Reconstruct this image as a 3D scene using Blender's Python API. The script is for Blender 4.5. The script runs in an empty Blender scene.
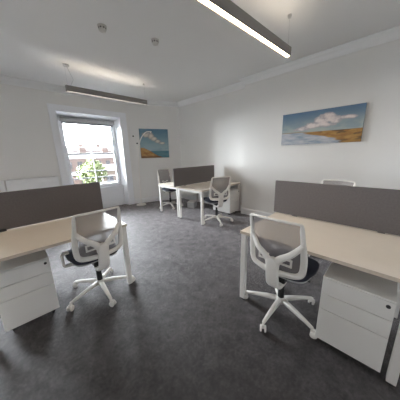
import bpy, bmesh, math, random
from mathutils import Vector, Matrix, noise
random.seed(7)
PI = math.pi
C = bpy.context.scene.collection
V = Vector

# ------------------------------------------------------------------ materials
def new_mat(name):
    m = bpy.data.materials.new(name); m.use_nodes = True
    nt = m.node_tree
    b = nt.nodes['Principled BSDF']
    return m, nt, b

def mat(name, col, rough=.5, metal=0.0, noise_scale=None, noise_amt=.06, bump=0.0, bump_scale=200, spec=None):
    m, nt, b = new_mat(name)
    b.inputs['Roughness'].default_value = rough
    b.inputs['Metallic'].default_value = metal
    if spec is not None: b.inputs['Specular IOR Level'].default_value = spec
    tc = nt.nodes.new('ShaderNodeTexCoord')
    n = nt.nodes.new('ShaderNodeTexNoise'); n.inputs['Scale'].default_value = noise_scale or 6
    n.inputs['Detail'].default_value = 4
    nt.links.new(tc.outputs['Object'], n.inputs['Vector'])
    r = nt.nodes.new('ShaderNodeMapRange')
    r.inputs['To Min'].default_value = 1 - noise_amt; r.inputs['To Max'].default_value = 1 + noise_amt
    nt.links.new(n.outputs['Fac'], r.inputs['Value'])
    mx = nt.nodes.new('ShaderNodeVectorMath'); mx.operation = 'SCALE'
    mx.inputs[0].default_value = col[:3]
    nt.links.new(r.outputs['Result'], mx.inputs['Scale'])
    nt.links.new(mx.outputs['Vector'], b.inputs['Base Color'])
    if bump:
        n2 = nt.nodes.new('ShaderNodeTexNoise'); n2.inputs['Scale'].default_value = bump_scale
        nt.links.new(tc.outputs['Object'], n2.inputs['Vector'])
        bp = nt.nodes.new('ShaderNodeBump'); bp.inputs['Strength'].default_value = bump; bp.inputs['Distance'].default_value = .002
        nt.links.new(n2.outputs['Fac'], bp.inputs['Height'])
        nt.links.new(bp.outputs['Normal'], b.inputs['Normal'])
    return m

def emit_mat(name, col, strength):
    m, nt, b = new_mat(name)
    b.inputs['Base Color'].default_value = (.9, .9, .88, 1)
    b.inputs['Emission Color'].default_value = (*col, 1)
    b.inputs['Emission Strength'].default_value = strength
    return m

def carpet_mat():
    m, nt, b = new_mat('charcoal_carpet')
    tc = nt.nodes.new('ShaderNodeTexCoord')
    def nz(scale, detail, rough=.5, dist=0):
        n = nt.nodes.new('ShaderNodeTexNoise'); n.inputs['Scale'].default_value = scale
        n.inputs['Detail'].default_value = detail; n.inputs['Roughness'].default_value = rough
        n.inputs['Distortion'].default_value = dist
        nt.links.new(tc.outputs['Object'], n.inputs['Vector']); return n
    a = nz(9, 9, .74, .4); c = nz(45, 4, .7); f = nz(420, 2)
    r1 = nt.nodes.new('ShaderNodeMapRange'); r1.inputs['From Min'].default_value = .35; r1.inputs['From Max'].default_value = .66
    r1.inputs['To Min'].default_value = .50; r1.inputs['To Max'].default_value = 1.25
    nt.links.new(a.outputs['Fac'], r1.inputs['Value'])
    r2 = nt.nodes.new('ShaderNodeMapRange'); r2.inputs['From Min'].default_value = .3; r2.inputs['From Max'].default_value = .7; r2.inputs['To Min'].default_value = .55; r2.inputs['To Max'].default_value = 1.45
    nt.links.new(c.outputs['Fac'], r2.inputs['Value'])
    mu = nt.nodes.new('ShaderNodeMath'); mu.operation = 'MULTIPLY'
    nt.links.new(r1.outputs['Result'], mu.inputs[0]); nt.links.new(r2.outputs['Result'], mu.inputs[1])
    sc = nt.nodes.new('ShaderNodeVectorMath'); sc.operation = 'SCALE'; sc.inputs[0].default_value = CARPET
    nt.links.new(mu.outputs['Value'], sc.inputs['Scale'])
    nt.links.new(sc.outputs['Vector'], b.inputs['Base Color'])
    b.inputs['Roughness'].default_value = .6
    b.inputs['Specular IOR Level'].default_value = .4
    sh = nt.nodes.new('ShaderNodeMath'); sh.operation = 'MULTIPLY'; sh.inputs[1].default_value = .75
    nt.links.new(mu.outputs['Value'], sh.inputs[0]); nt.links.new(sh.outputs['Value'], b.inputs['Sheen Weight'])
    b.inputs['Sheen Roughness'].default_value = .46
    b.inputs['Sheen Tint'].default_value = (.95, .88, .9, 1)
    bp = nt.nodes.new('ShaderNodeBump'); bp.inputs['Strength'].default_value = .6; bp.inputs['Distance'].default_value = .004
    nt.links.new(f.outputs['Fac'], bp.inputs['Height']); nt.links.new(bp.outputs['Normal'], b.inputs['Normal'])
    return m

def mesh_fabric_mat(name, col, hole):
    m, nt, b = new_mat(name)
    b.inputs['Base Color'].default_value = (*col, 1); b.inputs['Roughness'].default_value = .9
    tr = nt.nodes.new('ShaderNodeBsdfTransparent')
    mix = nt.nodes.new('ShaderNodeMixShader')
    tc = nt.nodes.new('ShaderNodeTexCoord')
    n = nt.nodes.new('ShaderNodeTexNoise'); n.inputs['Scale'].default_value = 500
    nt.links.new(tc.outputs['Object'], n.inputs['Vector'])
    r = nt.nodes.new('ShaderNodeMapRange'); r.inputs['From Min'].default_value = .3; r.inputs['From Max'].default_value = .7
    r.inputs['To Min'].default_value = hole - .12; r.inputs['To Max'].default_value = hole + .12
    nt.links.new(n.outputs['Fac'], r.inputs['Value'])
    nt.links.new(r.outputs['Result'], mix.inputs['Fac'])
    nt.links.new(b.outputs['BSDF'], mix.inputs[1]); nt.links.new(tr.outputs['BSDF'], mix.inputs[2])
    nt.links.new(mix.outputs['Shader'], nt.nodes['Material Output'].inputs['Surface'])
    return m

def glass_mat():
    m, nt, b = new_mat('window_glass')
    tr = nt.nodes.new('ShaderNodeBsdfTransparent'); tr.inputs['Color'].default_value = (.96, .98, .98, 1)
    gl = nt.nodes.new('ShaderNodeBsdfGlossy'); gl.inputs['Roughness'].default_value = .02
    fr = nt.nodes.new('ShaderNodeFresnel'); fr.inputs['IOR'].default_value = 1.45
    mix = nt.nodes.new('ShaderNodeMixShader')
    nt.links.new(fr.outputs['Fac'], mix.inputs['Fac'])
    nt.links.new(tr.outputs['BSDF'], mix.inputs[1]); nt.links.new(gl.outputs['BSDF'], mix.inputs[2])
    nt.links.new(mix.outputs['Shader'], nt.nodes['Material Output'].inputs['Surface'])
    return m

def brick_mat(name, c1, c2, mortar, scale=4):
    m, nt, b = new_mat(name)
    tc = nt.nodes.new('ShaderNodeTexCoord'); br = nt.nodes.new('ShaderNodeTexBrick')
    br.inputs['Color1'].default_value = (*c1, 1); br.inputs['Color2'].default_value = (*c2, 1)
    br.inputs['Mortar'].default_value = (*mortar, 1); br.inputs['Scale'].default_value = scale
    mp = nt.nodes.new('ShaderNodeMapping'); mp.inputs['Rotation'].default_value = (PI/2, 0, 0)
    nt.links.new(tc.outputs['Object'], mp.inputs['Vector']); nt.links.new(mp.outputs['Vector'], br.inputs['Vector'])
    nt.links.new(br.outputs['Color'], b.inputs['Base Color']); b.inputs['Roughness'].default_value = .95
    return m

def attr_mat(name):
    m, nt, b = new_mat(name)
    a = nt.nodes.new('ShaderNodeAttribute'); a.attribute_name = 'paint'
    nt.links.new(a.outputs['Color'], b.inputs['Base Color']); b.inputs['Roughness'].default_value = .55
    tc = nt.nodes.new('ShaderNodeTexCoord'); n = nt.nodes.new('ShaderNodeTexNoise'); n.inputs['Scale'].default_value = 90
    nt.links.new(tc.outputs['Object'], n.inputs['Vector'])
    bp = nt.nodes.new('ShaderNodeBump'); bp.inputs['Strength'].default_value = .25; bp.inputs['Distance'].default_value = .002
    nt.links.new(n.outputs['Fac'], bp.inputs['Height']); nt.links.new(bp.outputs['Normal'], b.inputs['Normal'])
    return m

CARPET = (.010, .0065, .0058)
M = {}
M['carpet'] = carpet_mat()
M['wall'] = mat('painted_plaster', (.80, .788, .768), .9, noise_scale=1.5, noise_amt=.015, bump=.15, bump_scale=150)
M['ceil'] = mat('ceiling_paint', (.80, .795, .79), .95, noise_scale=1.2, noise_amt=.015)
M['trim'] = mat('white_gloss_paint', (.86, .86, .865), .45, noise_amt=.02)
M['winwhite'] = mat('window_white_paint', (.84, .85, .88), .4, noise_amt=.02)
M['white'] = mat('white_powder_coat', (.78, .76, .73), .42, noise_amt=.02)
M['plastic'] = mat('white_plastic', (.84, .81, .77), .38, noise_amt=.02)
M['greyplastic'] = mat('pale_grey_plastic', (.50, .50, .50), .45, noise_amt=.03)
M['top'] = mat('cream_laminate', (.88, .80, .70), .38, noise_scale=9, noise_amt=.03)
M['edge'] = mat('beige_edging', (.60, .51, .42), .5, noise_amt=.05)
M['screen'] = mat('dark_grey_felt', (.165, .148, .145), 1.0, noise_scale=70, noise_amt=.22, bump=.6, bump_scale=500, spec=.1)
M['black'] = mat('black_plastic', (.012, .012, .013), .5, noise_amt=.1)
M['seat'] = mat('navy_seat_fabric', (.022, .024, .04), .95, noise_scale=150, noise_amt=.2, bump=.4, bump_scale=600)
M['mesh'] = mesh_fabric_mat('grey_mesh_fabric', (.30, .275, .275), .36)
M['housing'] = mat('grey_aluminium_housing', (.24, .225, .215), .5, noise_amt=.05)
M['chrome'] = mat('brushed_steel', (.62, .62, .62), .3, metal=1.0, noise_amt=.05)
M['wire'] = mat('thin_steel_wire', (.45, .45, .45), .4, metal=.6)
M['blind'] = mat('grey_blind_fabric', (.34, .36, .38), .8, noise_amt=.04)
M['glass'] = glass_mat()
M['diff'] = emit_mat('warm_led_diffuser', (1.0, .73, .45), 3.6)
M['diff_far'] = emit_mat('neutral_led_diffuser', (1.0, .90, .78), .3)
M['up'] = emit_mat('warm_led_uplight', (1.0, .86, .68), 1.3)
M['paint'] = attr_mat('oil_paint')
M['canvas'] = mat('grey_canvas_edge', (.10, .12, .15), .9, noise_amt=.1)
M['beige'] = mat('ivory_detector_plastic', (.56, .54, .51), .5)
M['brick'] = brick_mat('red_brick', (.15, .105, .095), (.18, .125, .11), (.16, .14, .13), 1.2)
M['render'] = mat('pale_render', (.15, .12, .10), .9, noise_amt=.08)
M['slate'] = mat('grey_slate', (.085, .075, .078), .8, noise_amt=.12)
M['darkwin'] = mat('dark_window_pane', (.06, .06, .07), .15)
M['leaf'] = mat('bright_leaf_green', (.085, .105, .035), .8, noise_scale=1.2, noise_amt=.35)
M['bark'] = mat('brown_bark', (.12, .09, .06), .95, noise_amt=.2)
M['street'] = mat('pale_street', (.08, .076, .074), .95, noise_scale=.3, noise_amt=.1)
M['iron'] = mat('dark_iron_bar', (.012, .012, .014), .5)
M['carcass'] = M['white']

# ------------------------------------------------------------------ mesh helpers
def link(name, bm, m, parent=None, smooth=False, bevel=0.0):
    me = bpy.data.meshes.new(name)
    bmesh.ops.recalc_face_normals(bm, faces=bm.faces[:])
    bm.to_mesh(me); bm.free()
    mats = m if isinstance(m, (list, tuple)) else [m]
    for x in mats: me.materials.append(x)
    if smooth:
        for p in me.polygons: p.use_smooth = True
    o = bpy.data.objects.new(name, me); C.objects.link(o)
    if parent: o.parent = parent
    if bevel:
        b = o.modifiers.new('bevel', 'BEVEL'); b.width = bevel; b.segments = 2; b.limit_method = 'ANGLE'; b.angle_limit = .7
    return o

def nb(): return bmesh.new()

def box(bm, x0, x1, y0, y1, z0, z1, M4=None, mi=0):
    vs = [V((x, y, z)) for z in (z0, z1) for x, y in ((x0, y0), (x1, y0), (x1, y1), (x0, y1))]
    if M4 is not None: vs = [M4 @ v for v in vs]
    v = [bm.verts.new(p) for p in vs]
    for f in ((0, 3, 2, 1), (4, 5, 6, 7), (0, 1, 5, 4), (1, 2, 6, 5), (2, 3, 7, 6), (3, 0, 4, 7)):
        bm.faces.new([v[i] for i in f]).material_index = mi
    return bm

def prism(bm, poly, z0, z1):
    a = [bm.verts.new((x, y, z0)) for x, y in poly]; b = [bm.verts.new((x, y, z1)) for x, y in poly]
    n = len(poly)
    bm.faces.new(a[::-1]); bm.faces.new(b)
    for i in range(n): bm.faces.new((a[i], a[(i+1) % n], b[(i+1) % n], b[i]))
    return bm

def sweep(bm, path, ws, ts, up=V((0, 1, 0)), closed=False, seg=10, square=False):
    """tube along path: half-width ws in the plane across 'up', half-thickness ts along 'up'"""
    path = [V(p) for p in path]; n = len(path)
    if not hasattr(ws, '__len__'): ws = [ws]*n
    if not hasattr(ts, '__len__'): ts = [ts]*n
    rings = []
    for i, p in enumerate(path):
        if closed: t = path[(i+1) % n] - path[i-1]
        else: t = path[min(i+1, n-1)] - path[max(i-1, 0)]
        t.normalize()
        s = t.cross(up)
        if s.length < 1e-4: s = t.cross(V((1, 0, 0)))
        s.normalize(); u = s.cross(t).normalized()
        ring = []
        for k in range(seg):
            a = 2*PI*k/seg
            c, d = math.cos(a), math.sin(a)
            if square:
                e = .5
                c = math.copysign(abs(c)**e, c); d = math.copysign(abs(d)**e, d)
            ring.append(bm.verts.new(p + s*c*ws[i] + u*d*ts[i]))
        rings.append(ring)
    m = n if closed else n-1
    for i in range(m):
        a, b = rings[i], rings[(i+1) % n]
        for k in range(seg): bm.faces.new((a[k], a[(k+1) % seg], b[(k+1) % seg], b[k]))
    if not closed:
        bm.faces.new(rings[0][::-1]); bm.faces.new(rings[-1])
    return bm

def lathe(bm, prof, c=(0, 0, 0), axis='z', seg=24):
    c = V(c); rings = []
    for r, h in prof:
        ring = []
        for k in range(seg):
            a = 2*PI*k/seg
            if axis == 'z': p = V((r*math.cos(a), r*math.sin(a), h))
            elif axis == 'x': p = V((h, r*math.cos(a), r*math.sin(a)))
            else: p = V((r*math.cos(a), h, r*math.sin(a)))
            ring.append(bm.verts.new(c + p))
        rings.append(ring)
    for i in range(len(rings)-1):
        for k in range(seg): bm.faces.new((rings[i][k], rings[i][(k+1) % seg], rings[i+1][(k+1) % seg], rings[i+1][k]))
    bm.faces.new(rings[0][::-1]); bm.faces.new(rings[-1])
    return bm

def smooth_path(pts, n=6, closed=False):
    pts = [V(p) for p in pts]; out = []; N = len(pts)
    for i in range(N if closed else N-1):
        if closed: p0, p1, p2, p3 = pts[i-1], pts[i], pts[(i+1) % N], pts[(i+2) % N]
        else: p0, p1, p2, p3 = pts[max(i-1, 0)], pts[i], pts[i+1], pts[min(i+2, N-1)]
        for k in range(n):
            t = k/n
            out.append(.5*((2*p1)+(-p0+p2)*t+(2*p0-5*p1+4*p2-p3)*t*t+(-p0+3*p1-3*p2+p3)*t**3))
    if not closed: out.append(pts[-1])
    return out

def thing(name, label, cat, loc=(0, 0, 0), rz=0, group=None):
    o = bpy.data.objects.new(name, None); C.objects.link(o)
    o.location = loc; o.rotation_euler = (0, 0, rz); o.empty_display_size = .1
    return tag(o, label, cat, group)

def tag(o, label, cat, group=None):
    o['label'] = label; o['category'] = cat
    if group: o['group'] = group
    return o

def struct(name, bm, m, parent=None, **k):
    o = link(name, bm, m, parent, **k)
    if parent is None: o['kind'] = 'structure'
    return o

def dup(root, loc, rz, label, group=None):
    def cp(o, par):
        c = o.copy(); C.objects.link(c)
        if par: c.parent = par
        for ch in o.children: cp(ch, c)
        return c
    r = cp(root, None); r.location = loc; r.rotation_euler = (0, 0, rz); r['label'] = label
    if group: r['group'] = group
    return r

# ------------------------------------------------------------------ room shell
H = 2.93
YB, XC, XR, XL, YF = 5.5, 3.9, 4.07, -3.0, -1.4
YS = 2.5                                    # where the chimney breast steps back
KX = 2.66                                   # where the end wall turns
CR = (XR, 4.93)                             # far right corner
WT = .42                                    # thickness of the window wall
floor_poly = [(XL, YF), (XC, YF), (XC, YS), (XR, YS), CR, (KX, YB), (XL, YB)]
def poly_slab(poly, z0, z1): return prism(nb(), poly, z0, z1)
out_poly = [(XL-.3, YF-.2), (XR+.3, YF-.2), (XR+.3, 5.2), (KX+.1, YB+.42), (XL-.3, YB+.42)]
struct('floor', poly_slab(out_poly, -.2, 0), M['carpet'])
struct('ceiling', poly_slab(out_poly, H, H+.2), M['ceil'])
# window wall with its opening and a second, unseen one added for fill light
OZ1 = 2.43
IZ0, IZ1 = .585, 2.36                       # opening at the sash
SY = 5.76                                   # sash plane
WINS = (1.04, -2.15)                        # left side of each opening
OW = 1.42
bm = nb()
xs = [XL-.3]
for ox in sorted(WINS): xs += [ox-.02, ox+OW+.02]
xs.append(KX+.12)
for i in range(0, len(xs), 2): box(bm, xs[i], xs[i+1], YB, YB+WT, 0, H)
for ox in WINS:
    box(bm, ox-.02, ox+OW+.02, YB, YB+WT, OZ1+.02, H)
    box(bm, ox-.02, ox+OW+.02, YB+.24, YB+WT, 0, IZ0-.03)
struct('wall_back', bm, M['wall'])
# splayed wall between the window and the corner
def wall_between(a, b, th):
    a, b = V((*a, 0)), V((*b, 0)); d = (b-a).normalized(); n = V((-d.y, d.x, 0))
    return prism(nb(), [tuple(a.xy), tuple(b.xy), tuple((b+n*th).xy), tuple((a+n*th).xy)], 0, H)
struct('wall_splayed', wall_between((KX, YB), CR, .2), M['wall'])
struct('wall_right', box(nb(), XR, XR+.2, YS-.02, CR[1]+.1, 0, H), M['wall'])
struct('wall_chimney', box(nb(), XC, XC+.37, YF-.2, YS, 0, H), M['wall'])
struct('wall_left', box(nb(), XL-.3, XL, YF-.2, YB, 0, H), M['wall'])
struct('wall_front', box(nb(), XL, XC, YF-.2, YF, 0, H), M['wall'])

# cornice and baseboards follow the wall line
def run_profile(a, b, prof, m0=0, m1=0):
    """prof: (offset into the room, z). walls run a->b with the room on the right-hand side"""
    a, b = V((*a, 0)), V((*b, 0)); d = (b-a).normalized(); n = V((d.y, -d.x, 0))
    bm = nb(); ra = []; rb = []
    for o, z in prof:
        ra.append(bm.verts.new(a + n*o + d*(m0*o) + V((0, 0, z)))); rb.append(bm.verts.new(b + n*o + d*(m1*o) + V((0, 0, z))))
    k = len(prof)
    for i in range(k): bm.faces.new((ra[i], ra[(i+1) % k], rb[(i+1) % k], rb[i]))
    bm.faces.new(ra[::-1]); bm.faces.new(rb)
    return bm
corn = [(0, H), (0, H-.115), (.012, H-.115), (.016, H-.10), (.03, H-.085), (.05, H-.055), (.075, H-.035), (.085, H-.018), (.10, H-.014), (.10, H)]
base = [(0, 0), (0, .15), (.008, .15), (.014, .135), (.02, .12), (.02, 0)]
segs = {'back': ((XL, YB), (KX, YB)), 'splayed': ((KX, YB), CR), 'right': (CR, (XR, YS)),
        'chimney_side': ((XR, YS), (XC, YS)), 'chimney': ((XC, YS), (XC, YF)), 'left': ((XL, YF), (XL, YB))}
mitre = {'back': (0, .2), 'splayed': (-.2, -.45), 'right': (.45, -1), 'chimney_side': (1, 1), 'chimney': (-1, 0), 'left': (0, -1)}
for i, (k, (a, b)) in enumerate(segs.items()):
    struct(f'trim_{i+1}', run_profile(a, b, corn, *mitre[k]), M['trim'])
    if k == 'back':
        struct('baseboard_back', run_profile((WINS[1]+OW+.18, YB), (.9, YB), base), M['trim'])
        continue
    struct(f'baseboard_{k}', run_profile(a, b, base, *mitre[k]), M['trim'])

# ------------------------------------------------------------------ window
def quad(bm, *p): return bm.faces.new([bm.verts.new(q) for q in p])
def make_window(wname, OX0):
    OX1 = OX0+OW; IX0 = OX0+.06; IX1 = OX1-.05
    w = bpy.data.objects.new(wname, None); C.objects.link(w); w['kind'] = 'structure'
    TO0, TO1, TOZ = OX0-.135, OX1+.175, 2.565
    bm = nb()
    for a, b in ((TO0, OX0), (OX1, TO1)):
        box(bm, a, b, YB-.035, YB+.002, 0, OZ1)
    box(bm, TO0, TO1, YB-.035, YB+.002, OZ1, TOZ)
    link('window_architrave', bm, M['winwhite'], w, bevel=.006)
    bm = nb()
    # splayed shutter linings down both sides, soffit and the apron under the sill
    prism(bm, [(OX0, YB), (IX0, SY+.02), (IX0-.08, SY+.02), (OX0-.02, YB)], 0, OZ1+.02)
    prism(bm, [(OX1, YB), (OX1+.02, YB), (IX1+.08, SY+.02), (IX1, SY+.02)], 0, OZ1+.02)
    v = [bm.verts.new(p) for p in ((OX0, YB, OZ1), (OX1, YB, OZ1), (IX1, SY+.02, IZ1), (IX0, SY+.02, IZ1),
                                   (OX0, YB, OZ1+.02), (OX1, YB, OZ1+.02), (IX1, SY+.02, OZ1+.02), (IX0, SY+.02, OZ1+.02))]
    for f in ((0, 1, 2, 3), (4, 7, 6, 5), (0, 4, 5, 1), (1, 5, 6, 2), (2, 6, 7, 3), (3, 7, 4, 0)): bm.faces.new([v[i] for i in f])
    link('window_lining', bm, M['winwhite'], w)
    link('window_apron', box(nb(), IX0-.02, IX1+.02, YB+.19, YB+.26, 0, IZ0-.03), M['winwhite'], w)
    link('apron_baseboard', box(nb(), IX0-.01, IX1+.01, YB+.172, YB+.19, 0, .15), M['winwhite'], w, bevel=.004)
    link('window_sill', box(nb(), IX0-.02, IX1+.02, YB+.165, SY+.09, IZ0-.03, IZ0), M['winwhite'], w, bevel=.006)
    bm = nb()   # box frame
    box(bm, IX0, IX0+.05, SY, SY+.10, IZ0, IZ1); box(bm, IX1-.05, IX1, SY, SY+.10, IZ0, IZ1)
    box(bm, IX0+.05, IX1-.05, SY, SY+.10, IZ1-.05, IZ1); box(bm, IX0+.05, IX1-.05, SY+.03, SY+.10, IZ0, IZ0+.02)
    link('window_frame', bm, M['winwhite'], w)
    MZ = 1.50; gx = (IX0+IX1)/2
    def sash(name, y0, z0, z1, bar_b, bar_t):
        bm = nb()
        a, b = IX0+.05, IX1-.05
        box(bm, a, a+.045, y0, y0+.04, z0, z1); box(bm, b-.045, b, y0, y0+.04, z0, z1)
        box(bm, a+.045, b-.045, y0, y0+.04, z0, z0+bar_b); box(bm, a+.045, b-.045, y0, y0+.04, z1-bar_t, z1)
        box(bm, gx-.011, gx+.011, y0+.006, y0+.034, z0+bar_b, z1-bar_t)
        s = link(name, bm, M['winwhite'], w)
        link('window_pane', box(nb(), a+.03, b-.03, y0+.018, y0+.022, z0+.02, z1-.02), M['glass'], s)
    sash('lower_sash', SY+.01, IZ0+.02, MZ+.022, .08, .042)
    sash('upper_sash', SY+.052, MZ-.02, IZ1-.05, .042, .05)
make_window('window_1', WINS[0]); make_window('window_added', WINS[1])  # the second window is an unseen addition that lets in more daylight
IX0, IX1 = 1.10, 2.41; gx = (IX0+IX1)/2

# roller blind rolled up at the head of the window
b = thing('roller_blind', 'grey roller blind rolled up at the head of the sash window', 'blind', (gx, SY-.045, IZ1-.05))
link('blind_cassette', box(nb(), -.63, .63, -.035, .035, -.05, .045), M['greyplastic'], b, bevel=.012)
link('blind_fabric', box(nb(), -.60, .60, .006, .012, -.085, -.05), M['blind'], b)
link('bottom_bar', box(nb(), -.60, .60, 0, .018, -.10, -.085), M['greyplastic'], b)

# guard bars outside
g = thing('window_guard', 'dark iron guard bars across outside of the lower sash', 'railing', (gx, YB+WT+.03, .6))
for z in (.10, .26, .44):
    link('bar', sweep(nb(), [(-.72, 0, z), (.72, 0, z)], .017, .017, seg=8), M['iron'], g)
for s in (-1, 1):
    link('end_post', sweep(nb(), [(s*.71, 0, .02), (s*.71, 0, .5)], .012, .012, seg=8), M['iron'], g)
    for z in (.06, .46): link('wall_bracket', box(nb(), s*.71-.02, s*.71+.02, -.035, .004, z-.02, z+.02), M['iron'], g)

# ------------------------------------------------------------------ outside
GZ = -7.0
struct('ground', box(nb(), -80, 130, -60, 170, GZ-.3, GZ), M['street'])
def building(name, label, x0, x1, y0, y1, ztop, roof, wallm, nwin, rows, wz, chimneys=(), windim=(1.1, 1.7)):
    t = thing(name, label, 'building', ((x0+x1)/2, (y0+y1)/2, GZ))
    hx, hy, h = (x1-x0)/2, (y1-y0)/2, ztop-GZ
    link('wall', box(nb(), -hx, hx, -hy, hy, 0, h), wallm, t)
    bm = nb()
    if roof > 0:
        a = [bm.verts.new(p) for p in ((-hx-.2, -hy-.3, h), (hx+.2, -hy-.3, h), (hx+.2, hy+.3, h), (-hx-.2, hy+.3, h), (-hx-.2, 0, h+roof), (hx+.2, 0, h+roof))]
        for f in ((0, 1, 5, 4), (2, 3, 4, 5), (1, 2, 5), (3, 0, 4), (3, 2, 1, 0)): bm.faces.new([a[i] for i in f])
    else: box(bm, -hx-.15, hx+.15, -hy-.15, hy+.15, h, h+.25)
    link('roof', bm, M['slate'], t)
    for i in range(nwin):
        for r in range(rows):
            cx = -hx + (i+.5)*2*hx/nwin; cz = h - wz - r*3.0
            f = link('window', box(nb(), cx-windim[0]/2-.1, cx+windim[0]/2+.1, -hy-.06, -hy+.02, cz-windim[1]/2-.1, cz+windim[1]/2+.1), M['render'], t)
            link('pane', box(nb(), cx-windim[0]/2, cx+windim[0]/2, -hy-.08, -hy-.058, cz-windim[1]/2, cz+windim[1]/2), M['darkwin'], f)
    for cx in chimneys:
        bm = box(nb(), cx-.9, cx+.9, -.35, .35, h+roof*.6, h+roof+1.1)
        c = link('chimney', bm, M['brick'], t)
        pb = nb()
        for q in (-.5, 0, .5): lathe(pb, [(.16, h+roof+1.1), (.13, h+roof+1.6)], (cx+q, 0, 0), seg=10)
        link('chimney_pots', pb, M['render'], c)
    return t
building('terrace_house', 'long red brick terrace with slate roof seen through the window', 6, 27, 58, 68, .9, 1.7, M['brick'], 9, 2, 1.6, (-7, 0, 6))
building('terrace_house', 'distant brick block rising behind the terrace outside the window', 14, 40, 92, 102, 3.6, 2.0, M['brick'], 8, 2, 2.0, (-9, -2, 5))
building('annexe_building', 'low pale rendered annexe right of the tree outside the window', 11.0, 17.5, 33, 39, -.9, .9, M['render'], 3, 1, 1.5, (), (1.0, 1.3))
building('annexe_building', 'flat roofed brick shed low behind the tree outside the window', 4, 10.8, 38, 44, -1.8, 0, M['brick'], 3, 1, 1.6)

def tree(label, x, y, zc, r, n):
    t = thing('leafy_tree', label, 'tree', (x, y, GZ))
    zz = zc-GZ
    bm = sweep(nb(), [(0, 0, 0), (.1, 0, zz*.4), (0, .1, zz*.7), (.1, 0, zz)], [.22, .18, .14, .06], [.22, .18, .14, .06], up=V((0, 1, 0)), seg=8)
    link('trunk', bm, M['bark'], t, smooth=True)
    bm = nb(); rnd = random.Random(3)
    for _ in range(n):
        u, a, q = rnd.uniform(-1, 1), rnd.uniform(0, 2*PI), rnd.uniform(.55, 1)**.5
        s = math.sqrt(1-u*u); d = V((s*math.cos(a), s*math.sin(a), u))
        rr = r*q*(1+.35*noise.noise(d*2.2))
        p = V((0, 0, zz)) + V((d.x*rr, d.y*rr, d.z*rr*.9))
        e1 = V((rnd.uniform(-1, 1), rnd.uniform(-1, 1), rnd.uniform(-1, 1))).normalized(); e2 = e1.cross(d).normalized()
        k = rnd.uniform(.10, .2)
        quad(bm, p-e1*k, p+e2*k*.6, p+e1*k, p-e2*k*.6)
    link('foliage', bm, M['leaf'], t)
    return t
tree('bright green leafy tree seen through the lower left panes', 7.0, 24.0, -.35, 1.45, 2600)

# ------------------------------------------------------------------ radiator
r = thing('radiator', 'white panel radiator on wall left of the window', 'radiator', (.40, YB-.115, .12))
link('body', box(nb(), -.42, .43, -.06, .06, 0, .90), M['trim'], r, bevel=.012)
link('front_panel', box(nb(), -.39, .38, -.07, -.058, .05, .83), M['trim'], r, bevel=.006)
bm = nb()
for i in range(26): box(bm, -.38+i*.03, -.368+i*.03, -.04, .04, .898, .905)
link('top_grille', bm, M['greyplastic'], r)
for s in (-.3, .3): link('bracket', box(nb(), s-.02, s+.02, .058, .094, .1, .8), M['greyplastic'], r)
bm = nb(); lathe(bm, [(.012, -.12), (.012, .06)], (.40, -.02, 0), seg=10)
lathe(bm, [(.022, .0), (.022, .07), (.015, .08)], (.40, -.085, .02), seg=12)
link('valve', bm, M['plastic'], r)
lb = thing('boxed_pipe_casing', 'white boxed casing along wall left of the radiator', 'casing', (-.245, YB-.078, 0))
link('casing_top', box(nb(), -.20, .20, -.075, .073, .98, 1.015), M['trim'], lb, bevel=.005)
link('casing_front', box(nb(), -.20, .20, -.06, .073, 0, .98), M['trim'], lb)

# ------------------------------------------------------------------ pendant lights
def pendant(label, x0, x1, y, z0, dm, tilt=0.0):
    sa, ca = math.sin(tilt), math.cos(tilt)
    t = thing('pendant_light', label, 'light', ((x0+x1)/2, y, z0), 0, None)
    t.rotation_euler = (0, -tilt, 0)
    h = (x1-x0)/2; hw = .028; hh = .092
    top = lambda x: (H-z0-x*sa)/ca            # ceiling height above the housing
    bm = nb()
    box(bm, -h, h, -hw, -hw+.005, 0, hh); box(bm, -h, h, hw-.005, hw, 0, hh)
    box(bm, -h, -h+.004, -hw+.005, hw-.005, 0, hh); box(bm, h-.004, h, -hw+.005, hw-.005, 0, hh)
    box(bm, -h+.004, h-.004, -hw+.005, hw-.005, .03, .05)
    link('housing', bm, M['housing'], t)
    link('diffuser', box(nb(), -h+.004, h-.004, -hw+.005, hw-.005, .010, .020), dm, t)
    link('uplight_strip', box(nb(), -h+.02, h-.02, -.018, .018, .062, .07), M['up'], t)
    for s in (-1, 1):
        d = top(s*(h-.03))
        wz = link('suspension_wire', sweep(nb(), [(s*(h-.03), 0, .05), (s*(h-.03), 0, d-.012)], .0011, .0011, seg=6), M['wire'], t)
        link('ceiling_cap', lathe(nb(), [(.018, d-.03), (.022, d-.012), (.022, d)], (s*(h-.03), 0, 0), seg=16), M['chrome'], wz)
    d = top(-h+.06)
    rose = link('ceiling_rose', lathe(nb(), [(.042, d-.024), (.046, d-.018), (.046, d)], (-h+.06, .02, 0)), M['wire'], t)
    link('power_cable', sweep(nb(), smooth_path([(-h+.07, .02, d-.02), (-h+.10, .015, d-.12), (-h+.13, .01, d*.5), (-h+.11, 0, .16), (-h+.06, 0, .07)], 5), .003, .003, seg=6), M['wire'], t)
    return t
pendant('long warm lit pendant bar hanging at the top right, nearest the camera', 1.08, 2.635, 1.10, 2.487, M['diff'], .052)
pendant('long grey pendant bar hanging in front of the window', .985, 2.50, 4.12, 2.515, M['diff_far'])

pendant('added pendant bar out of view over the left desks, for fill light', -1.85, -.30, 2.7, 2.525, M['diff'])  # unseen extra pendant, added to brighten the left desks and chairs

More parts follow.
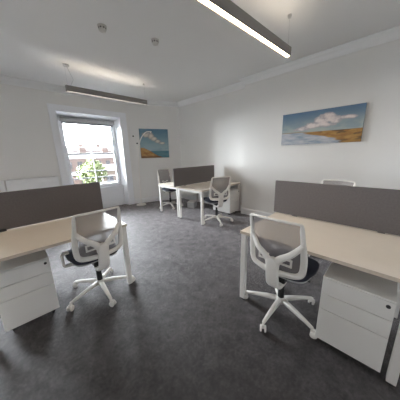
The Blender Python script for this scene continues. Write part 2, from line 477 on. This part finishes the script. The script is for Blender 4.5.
# smoke detectors
def detector(label, x, y):
    t = thing('smoke_detector', label, 'detector', (x, y, H))
    link('base', lathe(nb(), [(.05, -.012), (.052, 0)]), M['beige'], t)
    link('head', lathe(nb(), [(.02, -.06), (.034, -.055), (.042, -.04), (.042, -.012)]), M['beige'], t, smooth=False)
    link('indicator_light', lathe(nb(), [(.005, -.063), (.006, -.058)], (.015, 0, 0), seg=10), M['plastic'], t)
    bm = nb()
    for k in range(8):
        a = k*PI/4; box(bm, .0405, .0435, -.008, .008, -.034, -.02, Matrix.Rotation(a, 4, 'Z'))
    link('smoke_slots', bm, M['black'], t)
detector('round smoke detector on ceiling, the one farther left', 1.126, 2.705)
detector('round smoke detector on ceiling, the one closer to the lit pendant', 1.743, 2.536)

# ------------------------------------------------------------------ paintings
def fbm(x, y, o=4):
    s, a, f = 0, .5, 1
    for _ in range(o): s += a*noise.noise(V((x*f, y*f, 3.7))); a *= .5; f *= 2
    return s
def lerp(a, b, t): t = max(0, min(1, t)); return tuple(p+(q-p)*t for p, q in zip(a, b))
def srgb(r, g, b): return tuple(((c/255)/12.92 if c/255 <= .04045 else ((c/255+.055)/1.055)**2.4) for c in (r, g, b))
def sm(a, b, x): t = max(0, min(1, (x-a)/(b-a))); return t*t*(3-2*t)
def art_wide(u, v):
    u2 = u*2.3
    hz = .37
    if v > hz:
        c = lerp(srgb(172, 182, 178), srgb(92, 122, 150), sm(hz, .98, v))
        c = lerp(c, srgb(96, 128, 156), .4*sm(-.2, .3, fbm(u2*2, v*5)))
        cl = 0
        for (cx, cy, rx, ry) in ((.34, .50, .13, .06), (.44, .56, .10, .09), (.53, .66, .09, .12), (.62, .74, .10, .15), (.70, .66, .07, .09), (.84, .70, .09, .05), (.24, .47, .09, .04), (.55, .55, .16, .06)):
            d = ((u-cx)/rx/1.2)**2 + ((v-cy)/ry/1.2)**2
            cl = max(cl, 1-d + 1.1*fbm(u2*5+cx*9, v*8))
        k = sm(.0, .5, cl)
        c = lerp(c, lerp(srgb(176, 168, 172), srgb(226, 216, 212), sm(.4, 1.0, cl+.6*fbm(u2*7, v*11))), k)
        if v < hz+.05: c = lerp(c, srgb(150, 120, 84), .8*sm(.05, 0, v-hz)*sm(.25, .1, abs(u-.15)))
        return c
    shore = .40 + .9*max(0, .28-v)**.8*0 + .04*fbm(u2*4, v*9)
    w = lerp(srgb(128, 148, 168), srgb(196, 196, 200), .6+1.4*fbm(u2*3, v*14))
    edge = .42 + .35*sm(.36, .05, v)*(1 if v < .30 else .9) - .10*sm(.2, .34, v) + .06*fbm(3, v*12)
    k = sm(edge-.02, edge+.03, u + .05*fbm(u2*4, v*20))
    sand = lerp(srgb(150, 106, 58), srgb(186, 146, 84), .5+1.2*fbm(u2*5, v*16))
    sand = lerp(sand, srgb(104, 82, 56), sm(.05, .3, fbm(u2*3+5, v*12+2)))
    return lerp(w, sand, k)
def art_square(u, v):
    hz = .25
    c = lerp(srgb(158, 182, 188), srgb(92, 134, 158), sm(hz, 1, v))
    c = lerp(c, srgb(128, 160, 174), .6*sm(-.1, .3, fbm(u*3, v*5)))
    cl = 0
    for (cx, cy, rx, ry) in ((.24, .80, .16, .11), (.38, .76, .14, .13), (.48, .66, .14, .10), (.62, .58, .15, .07), (.76, .52, .13, .05)):
        d = ((u-cx)/rx)**2 + ((v-cy)/ry)**2
        cl = max(cl, 1-d + .9*fbm(u*5, v*6))
    c = lerp(c, lerp(srgb(168, 160, 152), srgb(222, 214, 202), sm(.3, 1, cl)), sm(-.1, .75, cl))
    sea = lerp(srgb(70, 122, 142), srgb(110, 146, 150), .5+fbm(u*4, v*20))
    if v < hz: c = sea
    hill = .36*sm(.85, .0, u)+.02*fbm(u*6, 1)
    if v < hill:
        c = lerp(srgb(150, 98, 54), srgb(196, 158, 100), .5+1.5*fbm(u*5, v*12))
        c = lerp(c, srgb(96, 70, 52), sm(.12, .0, v)*.7)
    if v < .06+.05*fbm(u*5, 4): c = lerp(c, srgb(120, 84, 54), .7 if u < .7 else 0)
    return c
def painting(label, fn, wd, ht, nx, ny, loc, rz):
    t = thing('painting', label, 'painting', loc, rz)
    th = .03                                         # local +x along the wall, -y into the room
    link('canvas', box(nb(), -wd/2, wd/2, -th, 0, 0, ht), M['canvas'], t)
    bm = nb(); lay = bm.verts.layers.float_color.new('paint')
    g = []
    for j in range(ny+1):
        row = []
        for i in range(nx+1):
            v = bm.verts.new((-wd/2+wd*i/nx, -th-.0012, ht*j/ny)); c = fn(i/nx, j/ny); v[lay] = (*c, 1); row.append(v)
        g.append(row)
    for j in range(ny):
        for i in range(nx): bm.faces.new((g[j][i], g[j][i+1], g[j+1][i+1], g[j+1][i]))
    link('picture_surface', bm, M['paint'], t)
painting('wide landscape painting of clouds over sandy shore on right wall', art_wide, 1.20, .54, 170, 80, (XC-.004, 1.037, 1.556), -PI/2)
sd = (V((*CR, 0))-V((KX, YB, 0))).normalized(); sang = math.atan2(sd.y, sd.x); sn = V((-sd.y, sd.x, 0))
pc = V((KX, YB, 0)) + sd*.72 - sn*.004
painting('square seascape painting of one cloud above a headland, beside window', art_square, .835, .825, 80, 80, (pc.x, pc.y, 1.347), sang)

# ------------------------------------------------------------------ floor lamp
L = thing('floor_lamp', 'slim white arched floor lamp standing right of the window', 'lamp', (2.70, 5.20, 0))
ldir = V((.86, -.35, 0)).normalized()
def lp(s, z, o=0): return ldir*s + V((0, 0, z))
link('base', lathe(nb(), [(.135, 0), (.14, .006), (.135, .02), (.03, .028), (.015, .05)]), M['plastic'], L, smooth=False)
pole = smooth_path([lp(0, .03), lp(.02, .8), lp(.04, 1.3), lp(.07, 1.62), lp(.13, 1.82), lp(.20, 1.95), lp(.30, 2.05), lp(.40, 2.075)], 6)
link('pole', sweep(nb(), pole, .014, .014, seg=8), M['plastic'], L, smooth=True)
def head(p, d):
    p = V(p); d = V(d).normalized()
    bm = nb()
    sweep(bm, [p, p+d*.03, p+d*.06], [.012, .022, .026], [.012, .022, .026], up=V((0, 1, .3)), seg=12)
    h = link('lamp_head', bm, M['plastic'], L)
    link('lamp_rim', sweep(nb(), [p+d*.058, p+d*.066], [.022, .020], [.022, .020], up=V((0, 1, .3)), seg=12), M['black'], h)
head(lp(.40, 2.075), (ldir.x, ldir.y, -.35))
a1 = smooth_path([lp(.03, 1.5), lp(-.01, 1.75), lp(-.03, 1.90), lp(-.01, 1.96)], 5)
a2 = smooth_path([lp(.03, 1.45), lp(.02, 1.62), lp(.03, 1.74), lp(.05, 1.77)], 5)
for a, d in ((a1, (-.8, -.5, -.3)), (a2, (-.5, -.8, -.3))):
    link('lamp_arm', sweep(nb(), a, .005, .005, seg=8), M['plastic'], L, smooth=True)
    head(a[-1], d)
link('lamp_cord', sweep(nb(), smooth_path([(.12, .02, .01), (.25, .0, .008), (.42, -.02, .008), (.55, -.02, .008), (.72, -.12, .008)], 6), .005, .005, seg=6), M['black'], L)

# ------------------------------------------------------------------ desks
DL, DD, DZ = 1.15, .755, .73
def make_desk(label, loc, rz, DL=DL):
    """local: x along the long side centred, front edge at y=0, back at y=DD"""
    t = thing('office_desk', label, 'desk', loc, rz)
    h = DL/2
    link('desktop', box(nb(), -h, h, 0, DD, DZ-.025, DZ-.0015), M['edge'], t)
    link('laminate_surface', box(nb(), -h+.0015, h-.0015, .0015, DD-.0015, DZ-.002, DZ), M['top'], t)
    for sx in (-1, 1):
        for y0 in (.006, DD-.05):
            x = sx*(h-.032)
            lg = link('leg', box(nb(), x-.024, x+.024, y0, y0+.045, .012, DZ-.025), M['white'], t, bevel=.004)
            link('levelling_foot', lathe(nb(), [(.018, 0), (.018, .014)], (x, y0+.022, 0), seg=12), M['black'], lg)
        link('end_rail', box(nb(), sx*(h-.032)-.02, sx*(h-.032)+.02, .051, DD-.05, DZ-.07, DZ-.026), M['white'], t, bevel=.003)
    for y0 in (.10, DD-.12):
        link('cross_rail', box(nb(), -h+.056, h-.056, y0, y0+.04, DZ-.06, DZ-.026), M['white'], t)
    link('cable_tray', box(nb(), -.4, .4, DD-.30, DD-.16, DZ-.10, DZ-.0265), M['greyplastic'], t)
    return t
SZ0, SZ1 = .732, 1.114
def make_screen(label, loc, rz, ln=1.2, cl=.017, z1=SZ1):
    """local: x along, centred; straddles y=0"""
    t = thing('desk_screen', label, 'screen', loc, rz)
    link('panel', box(nb(), -ln/2, ln/2, -.014, .014, SZ0+.006, z1), M['screen'], t, bevel=.004)
    for s in (-.36, .36):
        link('clamp', box(nb(), s-.025, s+.025, -cl, cl, DZ+.0005, DZ+.022), M['black'] if cl > .02 else M['screen'], t, bevel=.003)
    return t
GAP = .008
def pod(center, rz, labs, clamp=.017, ln=DL, sln=1.2, soff=0.0, sz=SZ1):
    """center: middle of the screen line on the floor; rz: local +y = from front desk to back desk"""
    R = Matrix.Rotation(rz, 3, 'Z'); c = V(center)
    f = c + R @ V((0, -DD-GAP, 0)); b = c + R @ V((0, DD+GAP, 0))
    make_desk(labs[0], f, rz, ln); make_desk(labs[1], b, rz+PI, ln)
    make_screen(labs[2], c + R @ V((soff, 0, 0)), rz, sln, clamp, sz)
# left pod: front edge y=1.942, right end x=.821
pod((.821-DL/2, 1.942+DD+GAP, 0), 0, (
    'cream topped desk in front of the left grey screen, drawers under it',
    'desk hidden behind the left grey screen, facing the radiator wall',
    'dark grey felt screen on the left pod of desks'), .036)
# right pod: front edge x=1.454 facing -x, far end y=.944
pod((1.454+DD+GAP, .944-DL/2, 0), -PI/2, (
    'cream topped desk in front of the right grey screen, below the painting',
    'desk hidden behind the right grey screen, along the painting wall',
    'dark grey felt screen on the right pod, below the wide painting'))
# far pod
FX0, FY = 2.607, 3.39
pod((FX0+.72, FY, 0), 0, (
    'white topped far desk in front of the corner screen, chair pulled up',
    'white topped far desk behind the corner screen, beside the floor lamp',
    'dark grey felt screen on the far pod in the corner'), ln=1.34, sln=1.33, soff=-.09, sz=1.138)

# ------------------------------------------------------------------ pedestals
def make_pedestal(label, loc, rz):
    """local: x width centred, front at y=0 facing -y"""
    t = thing('drawer_pedestal', label, 'drawers', loc, rz)
    w, d, z0, z1 = .186, .52, .055, .580
    link('body', box(nb(), -w, w, .019, d, z0, z1-.012), M['white'], t)
    link('top', box(nb(), -w, w, -.001, d, z1-.012, z1), M['white'], t, bevel=.004)
    for a, b, nm in ((.447, z1-.015, 0), (.322, .443, 1), (z0, .318, 2)):
        dr = link('drawer', box(nb(), -w+.001, w-.001, 0, .019, a, b), M['white'], t, bevel=.003)
        if nm == 0:
            lk = nb(); lathe(lk, [(.011, -.005), (.011, .002)], (w-.032, 0, b-.03), axis='y', seg=18)
            link('lock', lk, M['black'], dr)
    for sx in (-1, 1):
        for y in (.06, d-.06):
            cs = nb(); lathe(cs, [(.022, -.011), (.022, .011)], (sx*(w-.05), y, .022), axis='x', seg=16)
            box(cs, sx*(w-.05)-.016, sx*(w-.05)+.016, y-.016, y+.016, .035, z0)
            link('castor', cs, M['black'], t)
    return t
ped = make_pedestal('white three drawer pedestal under the right desk', (1.452, .066, 0), -PI/2)
dup(ped, (-.045, 2.06, 0), 0, 'white three drawer pedestal under the left desk')
dup(ped, (3.74, 2.60, 0), 0, 'white drawer pedestal under the far desk, against the recessed wall')

# low white box on the floor under the far pod
bx = thing('floor_box', 'low white box on the carpet under the far pod desks', 'box', (3.52, 3.86, 0), .5)
link('lid', box(nb(), -.15, .15, -.10, .10, .15, .17), M['white'], bx, bevel=.004)
link('body', box(nb(), -.145, .145, -.095, .095, 0, .15), M['greyplastic'], bx)

# ------------------------------------------------------------------ task chairs (local +y = facing)
def back_y(x, z):
    t = (z-.50)/(.955-.50)
    y = -.205 - .075*t + .018*math.sin(PI*min(1, max(0, t*1.1)))
    return y + .030*(abs(x)/.21)**2
BW = .93
def bp_(x, z, off=0): return V((x*BW, back_y(x, z)+off, z))
def rim_half(z):
    t = (z-.50)/(.455)
    return .222 - .014*abs(t-.25)
def make_chair(label, loc, rz, lift=0.0):
    t = thing('task_chair', label, 'chair', loc, rz)
    L0 = lift
    up = lambda p: V((p[0], p[1], p[2]+L0))
    # back frame: closed rim, thin on top and heavier below
    out = [(-.19, .953), (-.10, .957), (0, .959), (.10, .957), (.19, .953), (.207, .940), (.210, .90), (.214, .82), (.219, .74), (.223, .66), (.223, .60), (.217, .55), (.196, .520), (.15, .507), (.07, .501), (0, .500)]
    loop = out + [(-x, z) for x, z in out[::-1][1:] if (-x, z) != out[0]][:-1]
    # drop duplicates of the start
    seen = []; 
    for p in loop:
        if p not in seen: seen.append(p)
    pts = [up(bp_(x, z)) for x, z in seen]
    ws = []; ts = []
    for x, z in seen:
        k = sm(.84, .70, z)
        e = sm(.955, .90, z); ws.append(.010 + .007*e + .008*k); ts.append(.010 + .006*k)
    sp = smooth_path(pts, 3, True)
    W = []; T = []
    for i in range(len(seen)):
        for k in range(3):
            a, b = ws[i], ws[(i+1) % len(seen)]; W.append(a+(b-a)*k/3)
            a, b = ts[i], ts[(i+1) % len(seen)]; T.append(a+(b-a)*k/3)
    link('back_frame', sweep(nb(), sp, W, T, closed=True, seg=10), M['plastic'], t, smooth=True)
    # mesh
    bm = nb(); nx, nz = 12, 14; g = []
    for j in range(nz+1):
        z = .512 + (.952-.512)*j/nz; hw = rim_half(z) - .006
        if z < .59: hw = .175 + (z-.512)/.078*.036
        g.append([bm.verts.new(up(bp_(-hw+2*hw*i/nx, z, .006))) for i in range(nx+1)])
    for j in range(nz):
        for i in range(nx): bm.faces.new((g[j][i], g[j][i+1], g[j+1][i+1], g[j+1][i]))
    link('mesh_panel', bm, M['mesh'], t, smooth=True)
    # Y shaped support: spine and two arms
    bm = nb()
    sp = smooth_path([up((0, -.05, .335)), up((0, -.11, .332)), up((0, -.165, .345)), up((0, -.205, .39)), up((0, -.228, .47)), up((0, -.239, .55)), up((0, -.243, .60)), up((0, -.243, .635))], 4)
    n = len(sp); ws = [.057 - .010*i/(n-1) for i in range(n)]; ws[-1] = .012; ws[-2] = .024; ws[-3] = .034; ws[-4] = .042
    sweep(bm, sp, ws, [.020]*n, seg=12, square=True)
    for s in (-1, 1):
        ap = smooth_path([up((s*.022, -.236, .555)), up((s*.032, -.242, .605)), up((s*.068, -.246, .650)), up((s*.13, -.240, .698)), up(bp_(s*.190, .750, -.006)), up(bp_(s*.216, .785, -.002))], 4)
        n = len(ap); sweep(bm, ap, [.034-.016*i/(n-1) for i in range(n)], [.017-.007*i/(n-1) for i in range(n)], seg=10)
    link('back_support', bm, M['plastic'], t, smooth=True)
    # lumbar pad behind the mesh
    bm = nb()
    for s in (-1, 1):
        box(bm, s*.09-.045, s*.09+.045, -.208, -.198, .628+L0, .642+L0); box(bm, s*.09-.045, s*.09+.045, -.208, -.198, .578+L0, .592+L0)
        box(bm, s*.128-.007, s*.128+.007, -.208, -.198, .592+L0, .628+L0)
    box(bm, -.046, .046, -.207, -.199, .604+L0, .616+L0)
    link('lumbar_adjuster', bm, M['plastic'], t)
    # seat
    bm = nb(); g = []; N = 14
    prof = [(.0, .452), (.9, .452), (1, .468), (1, .490), (.95, .503), (.8, .510), (0, .512)]
    rings = []
    for k, z in prof[1:-1]:
        ring = []
        for i in range(40):
            a = 2*PI*i/40; c, s = math.cos(a), math.sin(a)
            x = math.copysign(abs(c)**.5, c)*.235*k; y = math.copysign(abs(s)**.5, s)*.225*k
            x *= 1 - .06*(y/.225 < -.3)*1
            ring.append(bm.verts.new((x, y+.085, z-.035+L0 - .014*sm(.12, .23, y))))
        rings.append(ring)
    for a, b in zip(rings, rings[1:]):
        for i in range(40): bm.faces.new((a[i], a[(i+1) % 40], b[(i+1) % 40], b[i]))
    bm.faces.new(rings[0][::-1]); bm.faces.new(rings[-1])
    link('seat', bm, M['seat'], t, smooth=True)
    bm = nb(); rings = []
    for k, z in ((.70, .425), (.90, .440), (.93, .453)):
        ring = []
        for i in range(32):
            a = 2*PI*i/32; c, s = math.cos(a), math.sin(a)
            ring.append(bm.verts.new((math.copysign(abs(c)**.5, c)*.235*k, math.copysign(abs(s)**.5, s)*.225*k+.085, z-.035+L0)))
        rings.append(ring)
    for a, b in zip(rings, rings[1:]):
        for i in range(32): bm.faces.new((a[i], a[(i+1) % 32], b[(i+1) % 32], b[i]))
    bm.faces.new(rings[0][::-1]); bm.faces.new(rings[-1])
    link('seat_pan', bm, M['greyplastic'], t, smooth=True)
    bm = nb(); box(bm, -.06, .06, -.11, .10, .345+L0, .396+L0)
    me_ = link('mechanism', bm, M['black'], t, bevel=.01)
    link('lever', sweep(nb(), [(.05, .03, .37+L0), (.17, .04, .375+L0), (.215, .04, .37+L0)], [.006, .006, .012], [.005, .005, .004], up=V((0, 0, 1)), seg=8), M['black'], me_)
    link('gas_column', lathe(nb(), [(.027, .10), (.027, .25), (.019, .252), (.019, .35+L0)], seg=16), M['black'], t)
    return t
def add_base(t, phase):
    hub = link('base_hub', lathe(nb(), [(.034, .075), (.042, .085), (.042, .118), (.030, .135)], seg=20), M['plastic'], t, smooth=False)
    for k in range(5):
        a = phase + k*2*PI/5; d = V((math.cos(a), math.sin(a), 0))
        bm = sweep(nb(), [d*.02+V((0, 0, .108)), d*.12+V((0, 0, .102)), d*.24+V((0, 0, .085)), d*.315+V((0, 0, .072))],
                   [.024, .021, .016, .013], [.020, .017, .013, .010], up=V((0, 0, 1)), seg=10, square=True)
        link('base_arm', bm, M['plastic'], t, smooth=True)
        q = d*.318; R = Matrix.Translation(q) @ Matrix.Rotation(a + .5, 4, 'Z')
        bm = nb(); box(bm, -.012, .024, -.009, .009, .034, .066, R)
        lathe(bm, [(.008, .05), (.008, .08)], q, seg=10)
        cs = link('caster', bm, M['plastic'], t)
        for s in (-1, 1):
            wb = nb(); lathe(wb, [(.020, s*.010), (.027, s*.012), (.027, s*.022), (.020, s*.025)], (.012, 0, .027), axis='y', seg=18)
            wb.transform(R)
            link('wheel', wb, M['plastic'], cs)
    return t
def chair(label, loc, rz, phase, lift=0.0):
    t = make_chair(label, loc, rz, lift)
    return add_base(t, phase - rz)
GR = None
c = chair('white framed mesh task chair tucked at the right desk beside drawers', (1.60, .582, 0), -PI/2, math.radians(35))
c = chair('white framed mesh task chair at the left desk', (.525, 2.108, 0), .03, math.radians(52))
link('arm_bracket', sweep(nb(), [(-.15, .04, .40), (-.268, .04, .40), (-.282, .04, .415), (-.282, .04, .52), (-.27, .04, .532), (-.225, .04, .532)], .012, .022, up=V((0, 1, 0)), seg=10, square=True), M['plastic'], c)
chair('white framed mesh task chair at the far desk, before the corner screen', (3.07, 2.60, 0), -.47, math.radians(20), .03)
chair('mesh task chair in the corner behind the far pod, beyond its screen', (3.15, 4.36, 0), PI, math.radians(30), .08)
chair('mesh task chair showing only its backrest top over the right screen', (3.10, .56, 0), PI/2, math.radians(10), .055)

# ------------------------------------------------------------------ light
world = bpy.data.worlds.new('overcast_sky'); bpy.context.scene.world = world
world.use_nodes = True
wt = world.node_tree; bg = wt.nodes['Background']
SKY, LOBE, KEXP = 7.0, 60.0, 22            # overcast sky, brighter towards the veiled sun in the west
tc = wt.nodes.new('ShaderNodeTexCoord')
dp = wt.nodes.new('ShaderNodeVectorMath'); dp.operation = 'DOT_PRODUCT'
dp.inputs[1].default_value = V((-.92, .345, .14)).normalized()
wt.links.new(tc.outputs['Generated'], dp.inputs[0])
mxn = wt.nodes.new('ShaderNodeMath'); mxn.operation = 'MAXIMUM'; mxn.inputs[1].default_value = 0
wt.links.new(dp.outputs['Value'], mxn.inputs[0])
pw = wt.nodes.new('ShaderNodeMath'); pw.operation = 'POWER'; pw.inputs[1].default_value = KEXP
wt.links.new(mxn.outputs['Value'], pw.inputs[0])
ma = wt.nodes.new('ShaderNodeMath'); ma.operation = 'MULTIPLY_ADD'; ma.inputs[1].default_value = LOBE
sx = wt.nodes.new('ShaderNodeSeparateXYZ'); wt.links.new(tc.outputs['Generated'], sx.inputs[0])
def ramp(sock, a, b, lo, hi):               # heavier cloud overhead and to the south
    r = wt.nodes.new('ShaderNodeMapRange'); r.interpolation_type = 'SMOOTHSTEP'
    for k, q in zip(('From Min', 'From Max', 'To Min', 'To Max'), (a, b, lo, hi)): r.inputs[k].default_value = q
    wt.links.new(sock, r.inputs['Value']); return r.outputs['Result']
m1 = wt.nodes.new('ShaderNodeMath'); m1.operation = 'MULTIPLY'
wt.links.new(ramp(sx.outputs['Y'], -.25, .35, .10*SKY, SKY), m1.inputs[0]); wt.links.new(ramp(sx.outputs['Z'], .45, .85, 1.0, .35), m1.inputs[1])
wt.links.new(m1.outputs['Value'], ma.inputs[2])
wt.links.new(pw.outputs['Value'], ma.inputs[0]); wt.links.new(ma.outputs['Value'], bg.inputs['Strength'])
bg.inputs['Color'].default_value = (.92, .95, 1.0, 1)
for ox in WINS:
    pl = bpy.data.lights.new('window_portal', 'AREA'); pl.shape = 'RECTANGLE'; pl.size = 1.4; pl.size_y = 1.9
    pl.cycles.is_portal = True
    po = bpy.data.objects.new('window_portal', pl); C.objects.link(po)
    po.location = (ox+OW/2, YB+WT+.1, 1.47); po.rotation_euler = (-PI/2, 0, 0)
# ------------------------------------------------------------------ camera
sc = bpy.context.scene
cd = bpy.data.cameras.new('camera'); cam = bpy.data.objects.new('camera', cd); C.objects.link(cam)
cd.sensor_width = 36; cd.sensor_fit = 'HORIZONTAL'; cd.lens = 36*194.29/400; cd.clip_start = .02; cd.clip_end = 500
F = V((.68489, .69064, -.23224)); R = V((.70577, -.70803, -.0242)); U = V((.18114, .14733, .97236))
m = Matrix(((R.x, U.x, -F.x, 0), (R.y, U.y, -F.y, 0), (R.z, U.z, -F.z, 1.438), (0, 0, 0, 1)))
cam.matrix_world = m
sc.camera = cam
sc.view_settings.view_transform = 'Standard'; sc.view_settings.look = 'None'
sc.view_settings.gamma = 1; sc.view_settings.use_curve_mapping = False
sc.view_settings.exposure = 3.25
sc.cycles.max_bounces = 10; sc.cycles.diffuse_bounces = 6; sc.cycles.transparent_max_bounces = 16
